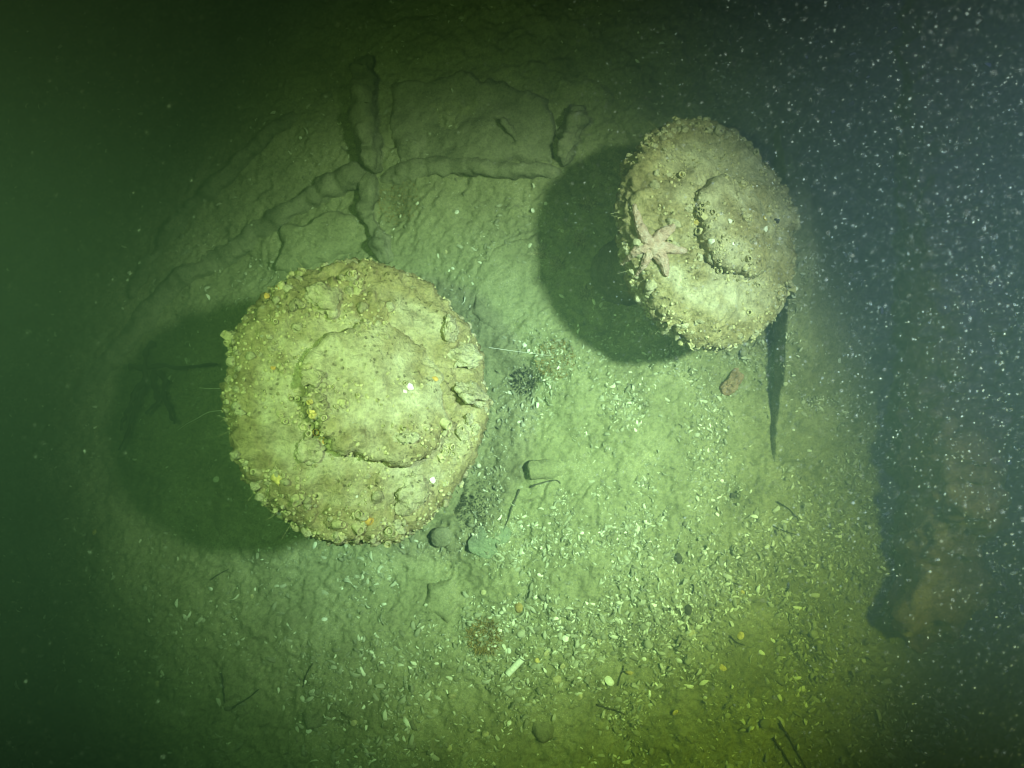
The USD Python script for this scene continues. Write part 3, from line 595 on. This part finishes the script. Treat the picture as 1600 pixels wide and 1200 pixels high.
slab('crust_plate', [(650, 905), (712, 890), (735, 940), (700, 985), (655, 965)], 0.006, MUD, 'dark crusted plate below the near bollard beside the shell gravel', 'plate', 62)
# half buried pipe
pa, pb = F(828, 735), F(900, 728); ax = (pb - pa) / np.linalg.norm(pb - pa); sidev = np.cross([0, 0, 1], ax); th = np.linspace(0, 2 * np.pi, 28, endpoint=False); rows = []
Lp = np.linalg.norm(pb - pa)
for r_, x in ((0.017, Lp * 0.5), (0.017, 0.0), (0.020, -0.002), (0.024, 0.002), (0.025, Lp * 0.35), (0.024, Lp * 0.7), (0.02, Lp), (0.004, Lp * 1.02)):
    rows.append(pa + ax * x + np.outer(np.cos(th), sidev) * r_ + np.outer(np.sin(th), [0, 0, 1]) * r_ + np.array([0, 0, 0.002 - 0.035 * max(0, x) / Lp]))
vv = np.vstack(rows); f = grid_faces(len(rows), 28, True)
pm = trimesh.Trimesh(vv, f, process=False).subdivide().subdivide()
tag(obj('buried_pipe', (displaced(np.array(pm.vertices), np.array(pm.faces), ((30, 0.005), (90, 0.003)), 71), np.array(pm.faces)), MUD, smooth=True), 'open end of a half buried pipe in the shell gravel right of the near bollard', 'pipe')
# fine lines
def line(pts3, r, label):
    a = np.array(pts3); q = PchipInterpolator(np.arange(len(a)), a)(np.linspace(0, len(a) - 1, 30)); tag(obj('fishing_line', tube(q, r, 5), WHITE, smooth=True), label, 'fishing line')
line([PD(357, 640, 1.47), PD(330, 643, 1.55), PD(300, 658, 1.66), F(278, 672, 0.004)], 0.0006, 'thin pale line curving left from the near bollard into its shadow')
line([PD(764, 543, 1.42), PD(800, 548, 1.56), PD(830, 552, 1.7), F(862, 556, 0.004)], 0.0005, 'thin pale line stretching right from the near bollard')
line([PD(352, 606, 1.47), PD(335, 607, 1.5), PD(312, 606, 1.55)], 0.0005, 'short pale thread sticking out left of the near bollard')

# marine snow drifting in the water
N = 30000
pos = np.column_stack([rng.uniform(-1.35, 1.35, N), rng.uniform(-1.05, 1.15, N), rng.uniform(0.2, 1.55, N)])
near = SMALL_LAMP + np.array([-0.05, 0.0, -0.35]) + rng.normal(0, 1, (58000, 3)) * [0.33, 0.36, 0.28]      # the water is thickest with specks on the right
pos = np.vstack([pos, near[(near[:, 2] < 1.62) & (near[:, 2] > 0.2)]])
pos = pos[np.linalg.norm(pos - CAM, axis=1) > 0.52]
pos = pos[np.linalg.norm(pos - LEFT_LAMP, axis=1) > 0.75]; k = len(pos)
sz = np.clip(rng.lognormal(math.log(0.00022), 0.55, k), 0.00012, 0.0007)
vv, f = lump(1.0, 5, 1, 0.5, (1, 0.6, 0.5)); v2, f2 = lump(1.0, 6, 1, 0.7, (1.0, 0.8, 0.6))
SNOW = plain('snow_flake', (0.32, 0.33, 0.35), 0.9, 0.1, 0.05)
instancer('marine_snow', [(vv, f), (v2, f2)], SNOW, pos, quats(rng.normal(0.55, 0.6, k), np.abs(rng.normal(0, 0.5, k)), rng.uniform(0, 6.28, k)), np.column_stack([sz * 1.8, sz * 0.9, sz]), rng.integers(0, 2, k), 'pale specks of marine snow drifting in the water', 'marine snow')

# ------------------------------------------------------------------ haze: the murky green sea water
WATER = usdkit.material(stage, W + '/Looks/sea_water', {'v': ('principled_volume', {'color': (0.095, 0.152, 0.135), 'absorption_color': (0.152, 0.535, 0.29), 'density': 0.4, 'anisotropy': 0.0})}, surface=None, volume='v.volume')
hz = trimesh.creation.box([34, 34, 4.2]); hz.apply_translation([0, 0, 0.9])
tag(obj('haze', hz, WATER, smooth=False), 'murky green sea water filling the whole scene', 'water', kind='stuff')
